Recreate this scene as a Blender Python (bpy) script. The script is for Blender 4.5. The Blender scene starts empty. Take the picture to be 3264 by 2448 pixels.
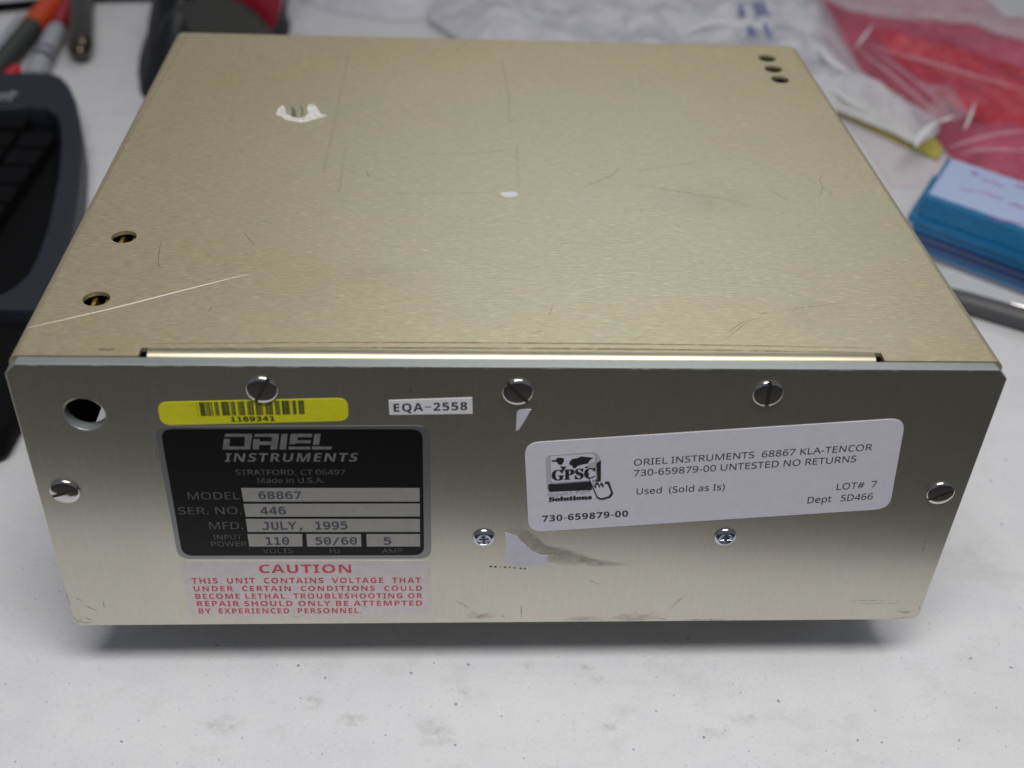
import bpy, bmesh, math, random, os
from mathutils import Vector, noise
from mathutils.geometry import tessellate_polygon, delaunay_2d_cdt
random.seed(7)
SC = bpy.context.scene
COL = SC.collection
MM = 0.001
GAP = 20.0            # the instrument stands this far above the table on its feet (mm)

# ------------------------------------------------------------------ camera
F_PX = 3667.54
CAM = Vector((-19.1, -229.56, 261.2))
YAW, PIT, ROL = .0757, .6437, .0506
_d = Vector((math.sin(YAW)*math.cos(PIT), math.cos(YAW)*math.cos(PIT), -math.sin(PIT)))
_r = _d.cross(Vector((0, 0, 1))).normalized(); _u = _r.cross(_d)
_R = _r*math.cos(ROL)+_u*math.sin(ROL); _U = -_r*math.sin(ROL)+_u*math.cos(ROL)
def Wd(v):            # survey millimetres (z = 0 at the panel's lower edge) -> world metres (z = 0 on the table)
    return Vector((v[0]*MM, v[1]*MM, (v[2]+GAP)*MM))
cd = bpy.data.cameras.new('camera'); cam = bpy.data.objects.new('camera', cd); COL.objects.link(cam)
cd.sensor_width = 36; cd.lens = F_PX/3264*36; cd.clip_start = .01; cd.clip_end = 50
from mathutils import Matrix
cam.matrix_world = Matrix(((_R.x, _U.x, -_d.x, 0), (_R.y, _U.y, -_d.y, 0), (_R.z, _U.z, -_d.z, 0), (0, 0, 0, 1)))
cam.location = Wd(CAM)
cd.dof.use_dof = True; cd.dof.focus_distance = .325; cd.dof.aperture_fstop = 10
SC.camera = cam

# ------------------------------------------------------------------ light
w = bpy.data.worlds.new('World'); SC.world = w; w.use_nodes = True
w.node_tree.nodes['Background'].inputs[0].default_value = (.80, .86, 1.0, 1)
w.node_tree.nodes['Background'].inputs[1].default_value = .16
def lamp(name, loc, size, power, col, target=(0, 0, 0)):
    l = bpy.data.lights.new(name, 'AREA'); l.shape = 'RECTANGLE'; l.size, l.size_y = size; l.energy = power; l.color = col
    o = bpy.data.objects.new(name, l); COL.objects.link(o); o.location = loc
    o.rotation_euler = (Vector(target)-Vector(loc)).to_track_quat('-Z', 'Y').to_euler()
    return o
lamp('ceiling_lamp', (.03, -.22, .80), (.55, .20), 5.7, (1, .985, .965), (0, 0, 0))
lamp('ceiling_lamp', (.35, 1.75, 1.75), (1.2, .7), 6.0, (1, .975, .91), (0, .1, 0))
SC.view_settings.view_transform = 'Standard'; SC.view_settings.look = 'None'
SC.view_settings.exposure = 0; SC.view_settings.gamma = 1

# ------------------------------------------------------------------ helpers
def ray(x, y): return _d+_R*((x-1632)/F_PX)-_U*((y-1224)/F_PX)
def on(x, y, ax, val):
    v = ray(x, y); return CAM+v*((val-CAM[ax])/v[ax])
HT = 93.68
def FR(p): return on(p[0], p[1], 1, 0)          # on the front panel
def TP(p): return on(p[0], p[1], 2, HT)         # on the cover
def GR(p, h=0): return on(p[0], p[1], 2, -GAP+h)  # on the table, h above it
# pixel frames of the survey crops
def Z(x0, y0, s): return lambda x, y: (x0+x/s, y0+y/s)
A1 = Z(0, 0, 2.212); A2 = Z(2200, 0, 2.0733); A3 = Z(0, 1050, 2.212); A4 = Z(450, 1200, 2.212); A5 = Z(1450, 1200, 2.212)
A6 = Z(2264, 1100, 2.212); A7 = Z(0, 700, 2.212); KB = Z(0, 200, 1.3825); B1 = Z(400, 0, 3.16); B4 = Z(2700, 500, 2.764)
B5 = Z(0, 0, 5.186); LG = Z(1650, 1350, 4.74); C1 = Z(850, 300, 8.848); C2 = Z(1500, 550, 1.8433); C3 = Z(1400, 1650, 2.212)
C4 = Z(0, 1750, 2.212); C5 = Z(560, 1270, 5.027); C6 = Z(2400, 1650, 2.0787); C7 = Z(900, 0, 1.58); DD = Z(0, 0, .67770)

def tag(o, label=None, cat=None, group=None, kind=None):
    if label: o['label'] = label
    if cat: o['category'] = cat
    if group: o['group'] = group
    if kind: o['kind'] = kind
    return o
def empty(name, loc):
    o = bpy.data.objects.new(name, None); COL.objects.link(o); o.location = loc; o.empty_display_size = .01; return o
def world_origin(p):
    v = Vector((0, 0, 0))
    while p: v += p.location; p = p.parent
    return v
def obj(name, verts, faces, mat, parent=None, smooth=False, loc=None):
    """verts are world metres; the object's origin is its parent's (or loc)"""
    if parent is not None: org = world_origin(parent)
    else: org = Vector(loc) if loc is not None else Vector((0, 0, 0))
    me = bpy.data.meshes.new(name); me.from_pydata([tuple(Vector(v)-org) for v in verts], [], faces)
    bm = bmesh.new(); bm.from_mesh(me); bmesh.ops.recalc_face_normals(bm, faces=bm.faces); bm.to_mesh(me); bm.free()
    if smooth:
        for p in me.polygons: p.use_smooth = True
    me.materials.append(mat)
    o = bpy.data.objects.new(name, me); COL.objects.link(o)
    if parent is not None: o.parent = parent
    else: o.location = org
    return o
def bevel(o, wd, seg=2, ang=40):
    m = o.modifiers.new('bevel', 'BEVEL'); m.width = wd; m.segments = seg; m.limit_method = 'ANGLE'; m.angle_limit = math.radians(ang); return o
def autosmooth(o, ang=35):
    me = o.data
    for p in me.polygons: p.use_smooth = True
    bm = bmesh.new(); bm.from_mesh(me)
    for e in bm.edges:
        e.smooth = not (len(e.link_faces) == 2 and e.calc_face_angle(0) > math.radians(ang))
    bm.to_mesh(me); bm.free(); return o
def prism(name, loops, n, t, mat, parent=None, lift=0.0, loc=None):
    """loops: outer + holes, coplanar survey-mm points; extruded t mm against n, top lifted by lift mm along n"""
    n = Vector(n); vs = []; idx = []
    for L in loops:
        idx.append((len(vs), len(L))); vs += [Vector(p)+n*lift for p in L]
    tri = tessellate_polygon([[Vector(p) for p in L] for L in loops])
    N = len(vs); allv = vs+[p-n*t for p in vs]
    fs = [tuple(f) for f in tri]+[tuple(i+N for i in reversed(f)) for f in tri]
    for s, c in idx:
        for i in range(c):
            a, b = s+i, s+(i+1) % c; fs.append((a, b, b+N, a+N))
    return obj(name, [Wd(v) for v in allv], fs, mat, parent, loc=loc)
def rounded(c, r, seg=5):
    """round the corners of a polygon of 3-D points by r mm (r may be a list)"""
    out = []; n = len(c)
    for i in range(n):
        p, a, b = c[i], c[i-1], c[(i+1) % n]; rr = r[i] if isinstance(r, (list, tuple)) else r
        if rr <= 0: out.append(p); continue
        u = (a-p).normalized(); v = (b-p).normalized()
        rr = min(rr, (a-p).length*.49, (b-p).length*.49)
        s, e = p+u*rr, p+v*rr
        for k in range(seg+1):
            t = k/seg; out.append(s*(1-t)**2*1+p*2*t*(1-t)*1+e*t*t)
    return out
def circle(c, r, ax, seg=32, ph=0):
    out = []
    for k in range(seg):
        a = 2*math.pi*k/seg+ph
        if ax == 1: out.append(Vector((c[0]+r*math.cos(a), c[1], c[2]+r*math.sin(a))))
        else: out.append(Vector((c[0]+r*math.cos(a), c[1]+r*math.sin(a), c[2])))
    return out
NF, NT = (0, -1, 0), (0, 0, 1)
def box(name, x0, x1, y0, y1, z0, z1, mat, parent=None, loc=None, bev=0):
    L = [Vector(p) for p in ((x0, y0, z1), (x1, y0, z1), (x1, y1, z1), (x0, y1, z1))]
    o = prism(name, [L], NT, z1-z0, mat, parent, loc=loc)
    if bev: bevel(o, bev*MM, 3)
    return o
_fonts = {}
def font(kind):
    if kind in _fonts: return _fonts[kind]
    f = None
    fn = {'sans': 'NotoSansMath-Regular.woff2', 'mono': 'DejaVuSansMono.woff2', 'math': 'NotoSansMath-Regular.woff2'}[kind]
    for base in (bpy.utils.resource_path('LOCAL'), bpy.utils.resource_path('SYSTEM')):
        p = os.path.join(base, 'datafiles', 'fonts', fn)
        if os.path.exists(p):
            try: f = bpy.data.fonts.load(p); break
            except Exception: f = None
    _fonts[kind] = f; return f
def glyphs(s, kind, bold, sp=1, wsp=1):
    if kind == 'sans' and bold:      # the bold sans alphabet of the maths font
        s = ''.join(chr(0x1D5D4+ord(c)-65) if 'A' <= c <= 'Z' else chr(0x1D5EE+ord(c)-97) if 'a' <= c <= 'z' else chr(0x1D7EC+ord(c)-48) if '0' <= c <= '9' else c for c in s)
    c = bpy.data.curves.new('t', 'FONT'); c.body = s; c.size = 1; c.resolution_u = 3; c.offset = bold
    c.offset = 0; c.space_character = sp; c.space_word = wsp
    f = font(kind)
    if f: c.font = f
    o = bpy.data.objects.new('t', c); COL.objects.link(o)
    dg = bpy.context.evaluated_depsgraph_get(); me = bpy.data.meshes.new_from_object(o.evaluated_get(dg))
    v = [(p.co.x, p.co.y) for p in me.vertices]; fc = [tuple(p.vertices) for p in me.polygons]
    bpy.data.objects.remove(o); bpy.data.curves.remove(c); bpy.data.meshes.remove(me)
    return v, fc
_cap = {}
def lettering(s, a, b, top, mat, parent, plane=FR, n=NF, lift=.14, kind='sans', bold=0, shear=0, sp=1, wsp=1, name='lettering', cap=None):
    """printed line: baseline from pixel a to pixel b, capitals reaching pixel height top above a"""
    v, fc = glyphs(s, kind, bold, sp, wsp)
    if not v: return
    x0 = min(p[0] for p in v); x1 = max(p[0] for p in v)
    k = (kind, bold)
    if k not in _cap: _cap[k] = max(p[1] for p in glyphs('H' if kind != 'math' else '\U0001D407', kind, bold)[0])
    ch = cap or _cap[k]
    O, E = plane(a), plane(b); n = Vector(n); ex = E-O; up = n.cross(ex).normalized()
    if up.dot(plane((a[0], top))-O) < 0: up = -up
    h = abs((plane((a[0], top))-O).dot(up)); ey = up*h+ex.normalized()*h*shear
    L = ex.length; sc = L/(x1-x0)
    vs = [Wd(O+ex*((p[0]-x0)/(x1-x0))+ey*(p[1]/ch)+n*lift) for p in v]
    if bold and kind != 'sans':      # heavier strokes: shifted copies of the glyphs, each a hair above the last
        base = list(vs); bf = list(fc); dx = (ex.normalized()*MM)*(bold*1.6*sc); dz = up*MM*(bold*1.0*sc)*.6
        for q, sh in enumerate((dx, -dx, dz, -dz)):
            k0 = len(vs); vs = vs+[v+sh+n*MM*.012*(q+1) for v in base]; fc = fc+[tuple(i+k0 for i in f) for f in bf]
    return obj(name, vs, fc, mat, parent)
def ribbon(name, pts, wd, mat, parent, n=NT, lift=.05, taper=True):
    """thin mark following survey-mm points"""
    n = Vector(n); vs = []; fs = []; m = len(pts)
    for i, p in enumerate(pts):
        t = (pts[min(i+1, m-1)]-pts[max(i-1, 0)]).normalized(); s = n.cross(t)
        q = wd/2*(1 if not taper else (.25+.75*math.sin(math.pi*(i+.35)/(m-.3))))
        vs += [Wd(p+s*q+n*lift), Wd(p-s*q+n*lift)]
        if i: fs.append((2*i-2, 2*i-1, 2*i+1, 2*i))
    return obj(name, vs, fs, mat, parent)
def smoothpath(pts, seg=5):
    out = []
    P = [pts[0]]+list(pts)+[pts[-1]]
    for i in range(1, len(P)-2):
        for k in range(seg):
            t = k/seg; p0, p1, p2, p3 = P[i-1:i+3]
            out.append(.5*((2*p1)+(p2-p0)*t+(2*p0-5*p1+4*p2-p3)*t*t+(3*p1-p0-3*p2+p3)*t**3))
    out.append(pts[-1]); return out
def tube(name, pts, rad, mat, parent=None, seg=16, caps=True, loc=None, flat=1):
    """pts survey mm; rad list or number (mm)"""
    vs = []; fs = []; m = len(pts)
    for i, p in enumerate(pts):
        t = (pts[min(i+1, m-1)]-pts[max(i-1, 0)]).normalized()
        s = t.cross(Vector((0, 0, 1))).normalized(); u = s.cross(t); r = rad[i] if isinstance(rad, (list, tuple)) else rad
        for k in range(seg):
            a = 2*math.pi*k/seg; vs.append(Wd(p+s*math.cos(a)*r+u*math.sin(a)*r*flat))
        if i:
            for k in range(seg):
                a, b = (i-1)*seg+k, (i-1)*seg+(k+1) % seg; fs.append((a, b, b+seg, a+seg))
    if caps: fs += [tuple(range(seg)), tuple(range((m-1)*seg, m*seg))]
    return autosmooth(obj(name, vs, fs, mat, parent, loc=loc), 50)

# ------------------------------------------------------------------ materials
def mat(name, col, rough=.5, metal=0., spec=.5, **kw):
    m = bpy.data.materials.new(name); m.use_nodes = True; b = m.node_tree.nodes['Principled BSDF']
    b.inputs['Base Color'].default_value = (*col, 1); b.inputs['Roughness'].default_value = rough
    b.inputs['Metallic'].default_value = metal; b.inputs['Specular IOR Level'].default_value = spec
    for k, v in kw.items(): b.inputs[k.replace('_', ' ')].default_value = v
    return m
class NB:
    def __init__(s, m): s.t = m.node_tree; s.b = s.t.nodes['Principled BSDF']
    def n(s, ty, **kw):
        o = s.t.nodes.new(ty)
        for k, v in kw.items():
            if hasattr(o, k) and not k.startswith('i_'): setattr(o, k, v)
            else: o.inputs[k[2:].replace('_', ' ')].default_value = v
        return o
    def l(s, a, b): s.t.links.new(a, b)
    def coords(s, scale, rot=(0, 0, 0)):
        c = s.n('ShaderNodeTexCoord'); mp = s.n('ShaderNodeMapping'); mp.inputs['Scale'].default_value = scale
        mp.inputs['Rotation'].default_value = rot; s.l(c.outputs['Object'], mp.inputs['Vector']); return mp.outputs[0]
    def noise(s, scale, det=3, ro=.55, sc=1):
        k = s.n('ShaderNodeTexNoise'); k.inputs['Scale'].default_value = sc; k.inputs['Detail'].default_value = det
        k.inputs['Roughness'].default_value = ro; s.l(s.coords(scale), k.inputs['Vector']); return k.outputs['Fac']
    def ramp(s, f, stops):
        r = s.n('ShaderNodeValToRGB'); e = r.color_ramp.elements
        while len(e) < len(stops): e.new(.5)
        for q, (p, c) in zip(e, stops): q.position = p; q.color = (*c, 1) if len(c) == 3 else c
        s.l(f, r.inputs[0]); return r.outputs[0]
    def mix(s, f, a, b, mode='MIX'):
        m = s.n('ShaderNodeMix', data_type='RGBA', blend_type=mode)
        for i, v in ((0, f), (6, a), (7, b)):
            if hasattr(v, 'links'): s.l(v, m.inputs[i])
            elif i == 0: m.inputs[0].default_value = v
            else: m.inputs[i].default_value = (*v, 1)
        return m.outputs[2]
    def math(s, op, a, b=0.):
        m = s.n('ShaderNodeMath', operation=op)
        for i, v in ((0, a), (1, b)):
            if hasattr(v, 'links'): s.l(v, m.inputs[i])
            else: m.inputs[i].default_value = v
        return m.outputs[0]
    def bump(s, h, st, dist=.001):
        b = s.n('ShaderNodeBump'); b.inputs['Strength'].default_value = st; b.inputs['Distance'].default_value = dist
        s.l(h, b.inputs['Height']); s.l(b.outputs[0], s.b.inputs['Normal'])

def brushed(name, base, dark, along, across, long_ax, rough, metal, bst, tint=None, gr=.2, mw=.6, fleck=0, rv=.22, patch=None):
    """brushed aluminium: long_ax = axis of the grain"""
    m = mat(name, base, rough, metal); N = NB(m)
    def sc(a, b):
        v = [b, b, b]; v[long_ax] = a; return tuple(v)
    fine = N.noise(sc(along, across), 3, .7)
    mid = N.noise(sc(along*.35, across*.3), 3, .6)
    cloud = N.noise((9, 9, 9), 4, .6)
    blot = N.noise((38, 38, 38), 4, .65)
    c = N.ramp(cloud, [(.3, dark), (.7, base)])
    if tint: c = N.mix(N.ramp(blot, [(.45, (0, 0, 0)), (.75, (.5, .5, .5))]), c, tint)
    f = N.ramp(fine, [(.25, (1-gr,)*3), (.5, (.96,)*3), (.75, (1+gr*.6,)*3)])
    c = N.mix(1., c, f, 'MULTIPLY')
    rr = N.math('ADD', N.math('MULTIPLY', fine, rv), rough-rv/2)
    if patch:      # grey sheen of the lighting painted into one broad, uneven area
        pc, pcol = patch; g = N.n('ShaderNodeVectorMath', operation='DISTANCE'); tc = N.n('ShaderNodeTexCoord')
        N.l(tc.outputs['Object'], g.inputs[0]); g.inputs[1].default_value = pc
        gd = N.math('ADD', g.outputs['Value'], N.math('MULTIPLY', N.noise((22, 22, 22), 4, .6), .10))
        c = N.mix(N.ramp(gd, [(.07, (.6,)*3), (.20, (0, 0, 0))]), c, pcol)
    cn = N.n('ShaderNodeTexNoise'); cn.inputs['Scale'].default_value = 620; cn.inputs['Detail'].default_value = 2
    N.l(N.coords((1, 1, 1)), cn.inputs['Vector']); c = N.mix(.10, c, cn.outputs['Color'], 'OVERLAY')
    if fleck:
        fk = N.noise(sc(along*.9, across*1.1), 1, .5); mk = N.ramp(fk, [(.60, (0, 0, 0)), (.72, (1, 1, 1))])
        c = N.mix(N.math('MULTIPLY', mk, fleck), c, (.95, .90, .70)); rr = N.math('SUBTRACT', rr, N.math('MULTIPLY', mk, .06))
    N.l(c, N.b.inputs['Base Color']); N.l(rr, N.b.inputs['Roughness'])
    if bst > .03: N.bump(N.math('ADD', fine, N.math('MULTIPLY', mid, mw)), bst, .00012)
    return m
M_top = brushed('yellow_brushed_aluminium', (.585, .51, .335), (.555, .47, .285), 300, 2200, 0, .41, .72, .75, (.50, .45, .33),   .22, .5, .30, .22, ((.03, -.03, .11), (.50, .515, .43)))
M_front = brushed('vertical_brushed_aluminium', (.655, .635, .54), (.61, .59, .50), 90, 3600, 2, .30, .95, .015, None, .07, .1, 0, .05)
M_edge = brushed('milled_aluminium_edge', (.42, .45, .45), (.36, .39, .39), 60, 2500, 0, .42, .7, .06, None, .06, .2)
M_lip = brushed('bright_bent_aluminium', (.43, .39, .29), (.36, .33, .24), 60, 2500, 0, .36, .85, .06, None, .08, .2)
M_in = mat('dark_inner_metal', (.03, .03, .03), .6)
M_black = mat('inside_shade_black', (.006, .006, .006), .6)  # black of the added sheets that darken the inside
M_brass = mat('brass_fin', (.55, .38, .10), .35, .9)
M_scr = mat('nickel_screw', (.62, .60, .58), .10, 1.); 
M_scr2 = mat('bright_zinc_screw', (.50, .53, .60), .14, 1.)
M_slot = mat('darker_slot_metal', (.25, .22, .18), .35, 1.)  # slot floor metal, darker than the screw head
M_slot2 = mat('dark_recess_metal', (.10, .11, .14), .3, 1.)
M_rub = mat('black_rubber', (.012, .012, .013), .6)
M_scd = mat('dark_scratch', (.16, .15, .16), .4, .6)
M_scf = mat('faint_scratch', (.40, .36, .27), .4, .7)
M_scw = mat('bright_scratch', (.95, .92, .84), .3, .7)
def see(m_, a, lo=.35, hi=.65, sc=400, seed=0):
    N_ = NB(m_); f_ = N_.noise((sc, sc, sc), 3, .6); N_.l(N_.ramp(f_, [(lo, (0, 0, 0)), (hi, (a, a, a))]), N_.b.inputs['Alpha']); return m_
M_grime = mat('brown_grime', (.30, .215, .13), .55, .35)
M_yel = mat('yellow_label', (.68, .66, .012), .42)
M_ink = mat('black_ink', (.012, .012, .012), .5)
M_inkb = mat('blue_black_ink', (.018, .02, .045), .5)
M_olive = mat('olive_print', (.17, .15, .02), .5)
M_whl = mat('white_paper_label', (.72, .70, .78), .55)
M_eqa = mat('white_tape_label', (.80, .78, .80), .45)
M_np = mat('black_nameplate', (.006, .006, .0065), .33, 0, .22)
M_foil = mat('silver_foil', (.30, .31, .31), .36, .85)
M_field = mat('silver_field', (.40, .39, .36), .45, .45)
M_npt = mat('dim_silver_print', (.20, .19, .185), .5, .3)
M_npd = mat('worn_dark_print', (.10, .095, .092), .5)
M_type = mat('typed_ink', (.07, .065, .10), .6)
M_caut = mat('clear_caution_film', (.66, .60, .60), .38, .55)
M_red = mat('faded_red_print', (.62, .075, .12), .5)
M_res = mat('paper_residue', (.62, .61, .68), .7)
M_smudge = mat('adhesive_smudge', (.24, .225, .17), .6, .5)
M_grey = mat('grey_print', (.30, .30, .33), .5); M_lgrey = mat('light_grey_print', (.50, .49, .52), .5)
def worn(m, amt=.12, sc=300):
    N = NB(m); col = tuple(N.b.inputs['Base Color'].default_value)[:3]
    f = N.noise((sc, sc, sc), 3, .6); c = N.ramp(f, [(.3, tuple(x*(1-amt) for x in col)), (.7, tuple(min(1, x*(1+amt)) for x in col))])
    N.l(c, N.b.inputs['Base Color']); return m
for m_, a_ in ((M_yel, .06), (M_whl, .03), (M_red, .2), (M_npt, .25), (M_npd, .5), (M_field, .06), (M_grime, .35), (M_smudge, .3), (M_caut, .06), (M_res, .06), (M_scd, .3)): worn(m_, a_)

see(M_scd, .55, .30, .50, 900); see(M_scf, .5, .3, .6, 700); see(M_grime, .75, .25, .55, 260)
def softpatch(name, pts, mt, parent, n, lift, rings=5):
    """dirty patch whose edge fades out: 'fade' falls from 1 in the middle to 0 at the rim"""
    n = Vector(n); cen_ = sum(pts, Vector())/len(pts); vs = [Wd(cen_+n*lift)]; fd = [1.]; fs = []; k_ = len(pts)
    for i in range(1, rings+1):
        t = i/rings
        for p in pts: vs.append(Wd(cen_+(p-cen_)*t+n*lift)); fd.append(1-t**1.6)
        for k in range(k_):
            a, b = 1+(i-1)*k_+k, 1+(i-1)*k_+(k+1) % k_
            if i == 1: fs.append((0, 1+k, 1+(k+1) % k_))
            else: fs.append((1+(i-2)*k_+k, 1+(i-1)*k_+k, 1+(i-1)*k_+(k+1) % k_, 1+(i-2)*k_+(k+1) % k_))
    o_ = obj(name, vs, fs, mt, parent); at = o_.data.color_attributes.new('fade', 'FLOAT_COLOR', 'POINT')
    for i, f_ in enumerate(fd): at.data[i].color = (f_, f_, f_, 1)
    return o_
def patchmat(name, col, a, lo, hi, scale, rough=.5, metal=0):
    m_ = mat(name, col, rough, metal); N_ = NB(m_); at = N_.n('ShaderNodeAttribute'); at.attribute_name = 'fade'
    f_ = N_.noise(scale, 5, .7); q_ = N_.ramp(f_, [(lo, (0, 0, 0)), (hi, (a, a, a))]); N_.l(N_.math('MULTIPLY', q_, at.outputs['Fac']), N_.b.inputs['Alpha']); return m_
def jag(pts, amp, sub=4, seed=1):
    rn = random.Random(seed); out = []
    for i in range(len(pts)):
        a, b = Vector(pts[i]+(0,)) if len(pts[i]) == 2 else pts[i], Vector(pts[(i+1) % len(pts)]+(0,)) if len(pts[i]) == 2 else pts[(i+1) % len(pts)]
        for k in range(sub):
            p = a.lerp(b, k/sub); q_ = amp if k else amp*.3
            out.append((p.x+rn.uniform(-q_, q_), p.y+rn.uniform(-q_, q_)))
    return out
# ------------------------------------------------------------------ setting: table and floor
m = mat('speckled_white_plastic', (.66, .66, .68), .42, 0, .4); N = NB(m)
mot = N.noise((60, 60, 60), 5, .65); big = N.noise((7, 7, 7), 3, .6); fine = N.noise((900, 900, 900), 2, .6)
c = N.ramp(mot, [(.25, (.625, .63, .655)), (.5, (.67, .67, .69)), (.8, (.70, .70, .705))])
c = N.mix(N.ramp(big, [(.45, (0, 0, 0)), (.8, (.35, .35, .35))]), c, (.60, .595, .57))
stain = N.noise((26, 34, 30), 6, .75)
c = N.mix(N.ramp(stain, [(.54, (0, 0, 0)), (.70, (.36, .36, .36))]), c, (.44, .43, .39))
sc2 = N.noise((12, 60, 30), 6, .7); c = N.mix(N.ramp(sc2, [(.55, (0, 0, 0)), (.72, (.25, .25, .25))]), c, (.50, .50, .50))
for sc_, th, thr, colr in ((80, .050, .55, (.22, .24, .36)), (150, .06, .70, (.36, .37, .48)), (38, .030, .6, (.16, .18, .24)), (330, .13, .60, (.54, .54, .60))):
    v = N.n('ShaderNodeTexVoronoi', voronoi_dimensions='2D'); v.inputs['Scale'].default_value = sc_; v.inputs['Randomness'].default_value = 1
    cc = N.n('ShaderNodeTexCoord'); dn = N.n('ShaderNodeTexNoise'); dn.inputs['Scale'].default_value = 500
    mx = N.n('ShaderNodeVectorMath', operation='MULTIPLY_ADD'); N.l(cc.outputs['Object'], dn.inputs['Vector'])
    N.l(dn.outputs['Color'], mx.inputs[0]); mx.inputs[1].default_value = (.0012,)*3; N.l(cc.outputs['Object'], mx.inputs[2])
    N.l(mx.outputs[0], v.inputs['Vector'])
    s = N.n('ShaderNodeSeparateColor'); N.l(v.outputs['Color'], s.inputs[0])
    rad = N.math('MULTIPLY', s.outputs[1], th)
    d = N.math('SUBTRACT', rad, v.outputs['Distance']); d = N.math('MULTIPLY', d, 60.); d = N.math('MINIMUM', N.math('MAXIMUM', d, 0), .85)
    d = N.math('MULTIPLY', d, N.math('GREATER_THAN', s.outputs[0], thr))
    c = N.mix(d, c, colr)
c = N.mix(1., c, N.ramp(fine, [(.3, (.955, .955, .96)), (.7, (1.03, 1.03, 1.03))]), 'MULTIPLY')
N.l(c, N.b.inputs['Base Color']); N.bump(fine, .12, .0003)
M_table = m
L = [Vector(p) for p in ((-900, -140, -GAP), (900, 20, -GAP), (900, 760, -GAP), (-900, 760, -GAP))]
table = prism('table_top', [L], NT, 45, M_table, None, loc=(0, .35, 0)); bevel(table, .004, 4)
tag(table, None, None, None, 'structure')
M_ts = patchmat('table_smudge', (.26, .26, .23), .30, .40, .74, (260, 420, 300), .6)
TB = Z(1340, 1600, 2.0406)
for x, y, rx, ry in ((1085, 1080, 75, 35), (1230, 1470, 90, 40), (110, 1500, 190, 120), (700, 1060, 60, 35), (2100, 1410, 180, 50), (1160, 1160, 90, 40), (280, 1240, 60, 60), (-1300, 1450, 160, 90), (-700, 1300, 120, 70), (-450, 1420, 140, 60), (1900, 1500, 150, 60)):
    softpatch('smudge', [GR(TB(x+rx*math.cos(a_)*random.uniform(.7, 1.2), y+ry*math.sin(a_)*random.uniform(.7, 1.2))) for a_ in [2*math.pi*k/14 for k in range(14)]], M_ts, table, (0, 0, 1), .25)
M_floor = mat('dark_carpet', (.15, .137, .125), .95); worn(M_floor, .4, 60)
fl = prism('floor', [[Vector(p) for p in ((-4000, -4000, -760), (4000, -4000, -760), (4000, 4000, -760), (-4000, 4000, -760))]], NT, 20, M_floor)
tag(fl, None, None, None, 'structure')

# ------------------------------------------------------------------ the instrument
BX = empty('instrument_box', (0, .113, 0))
tag(BX, 'brushed aluminium instrument box with labels and screws on its front panel', 'metal box')
W2 = 125.0
# front panel, 3.2 mm plate with clipped top corners and round hole
c_out = [Vector(p) for p in ((-W2, 0, 1.5), (-W2+1.5, 0, 0), (W2-1.5, 0, 0), (W2, 0, 1.5), (W2, 0, HT-2.8), (W2-2.8, 0, HT), (-W2+2.8, 0, HT), (-W2, 0, HT-2.8))]
fp = prism('front_panel', [c_out, circle((-108.3, 0, 78.2), 5.0, 1, 40)], NF, 3.3, M_front, BX)
fp.data.materials.append(M_edge)
for p in fp.data.polygons:
    if abs(p.normal.y) < .5: p.material_index = 1
bevel(fp, .00025, 2)
# cover: top sheet with notched front, bent sides, bent front lip
D = 225.5; R = 2.6; y0 = 3.75; lx = 91.8; nx = 93.6; lipr = 3.4
top = [Vector(p) for p in ((-W2+R, y0, HT), (-nx, y0, HT), (-nx, 7.2, HT), (-lx, 7.2, HT), (-lx, y0+lipr, HT), (lx, y0+lipr, HT), (lx, 7.2, HT), (nx, 7.2, HT), (nx, y0, HT), (W2-R, y0, HT), (W2-R, D-R, HT), (-W2+R, D-R, HT))]
holes = [((-109.7, 61.8), 3.5), ((-109.7, 29.3), 3.5), ((109.5, 209.9), 3.5), ((109.5, 198.8), 3.5), ((109.7, 188.3), 3.5)]
def notch_rounded(t): return t
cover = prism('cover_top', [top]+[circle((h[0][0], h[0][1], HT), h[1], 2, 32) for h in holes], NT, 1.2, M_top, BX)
def arc_strip(name, prof, a, b, mt, axis):
    """prof: list of (u, z); extruded along axis from a to b. outer profile then inner"""
    vs = []; fs = []; m_ = len(prof)
    for t in (a, b):
        for (u, z) in prof: vs.append(Wd((u, t, z) if axis == 1 else (t, u, z)))
    for i in range(m_): fs.append((i, (i+1) % m_, (i+1) % m_+m_, i+m_))
    fs += [tuple(range(m_)), tuple(range(m_, 2*m_))]
    return autosmooth(obj(name, vs, fs, mt, BX), 30)
def bend(cu, r, sgn, zlow, z1=HT):
    o_ = [(cu+sgn*r*math.sin(a), z1-r+r*math.cos(a)) for a in [math.pi/2*k/8 for k in range(9)]]
    o_.append((cu+sgn*r, zlow)); o_.append((cu+sgn*(r-1.2), zlow))
    ri = r-1.2; o_ += [(cu+sgn*ri*math.sin(a), z1-r+ri*math.cos(a)) for a in [math.pi/2*k/8 for k in range(8, -1, -1)]]
    return o_
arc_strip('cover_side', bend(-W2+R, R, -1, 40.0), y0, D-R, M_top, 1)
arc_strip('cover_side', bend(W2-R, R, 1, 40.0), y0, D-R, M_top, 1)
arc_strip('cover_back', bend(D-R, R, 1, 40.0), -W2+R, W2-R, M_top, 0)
arc_strip('front_lip', bend(y0+lipr, lipr, -1, 86.0), -lx, lx, M_lip, 0)
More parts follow.
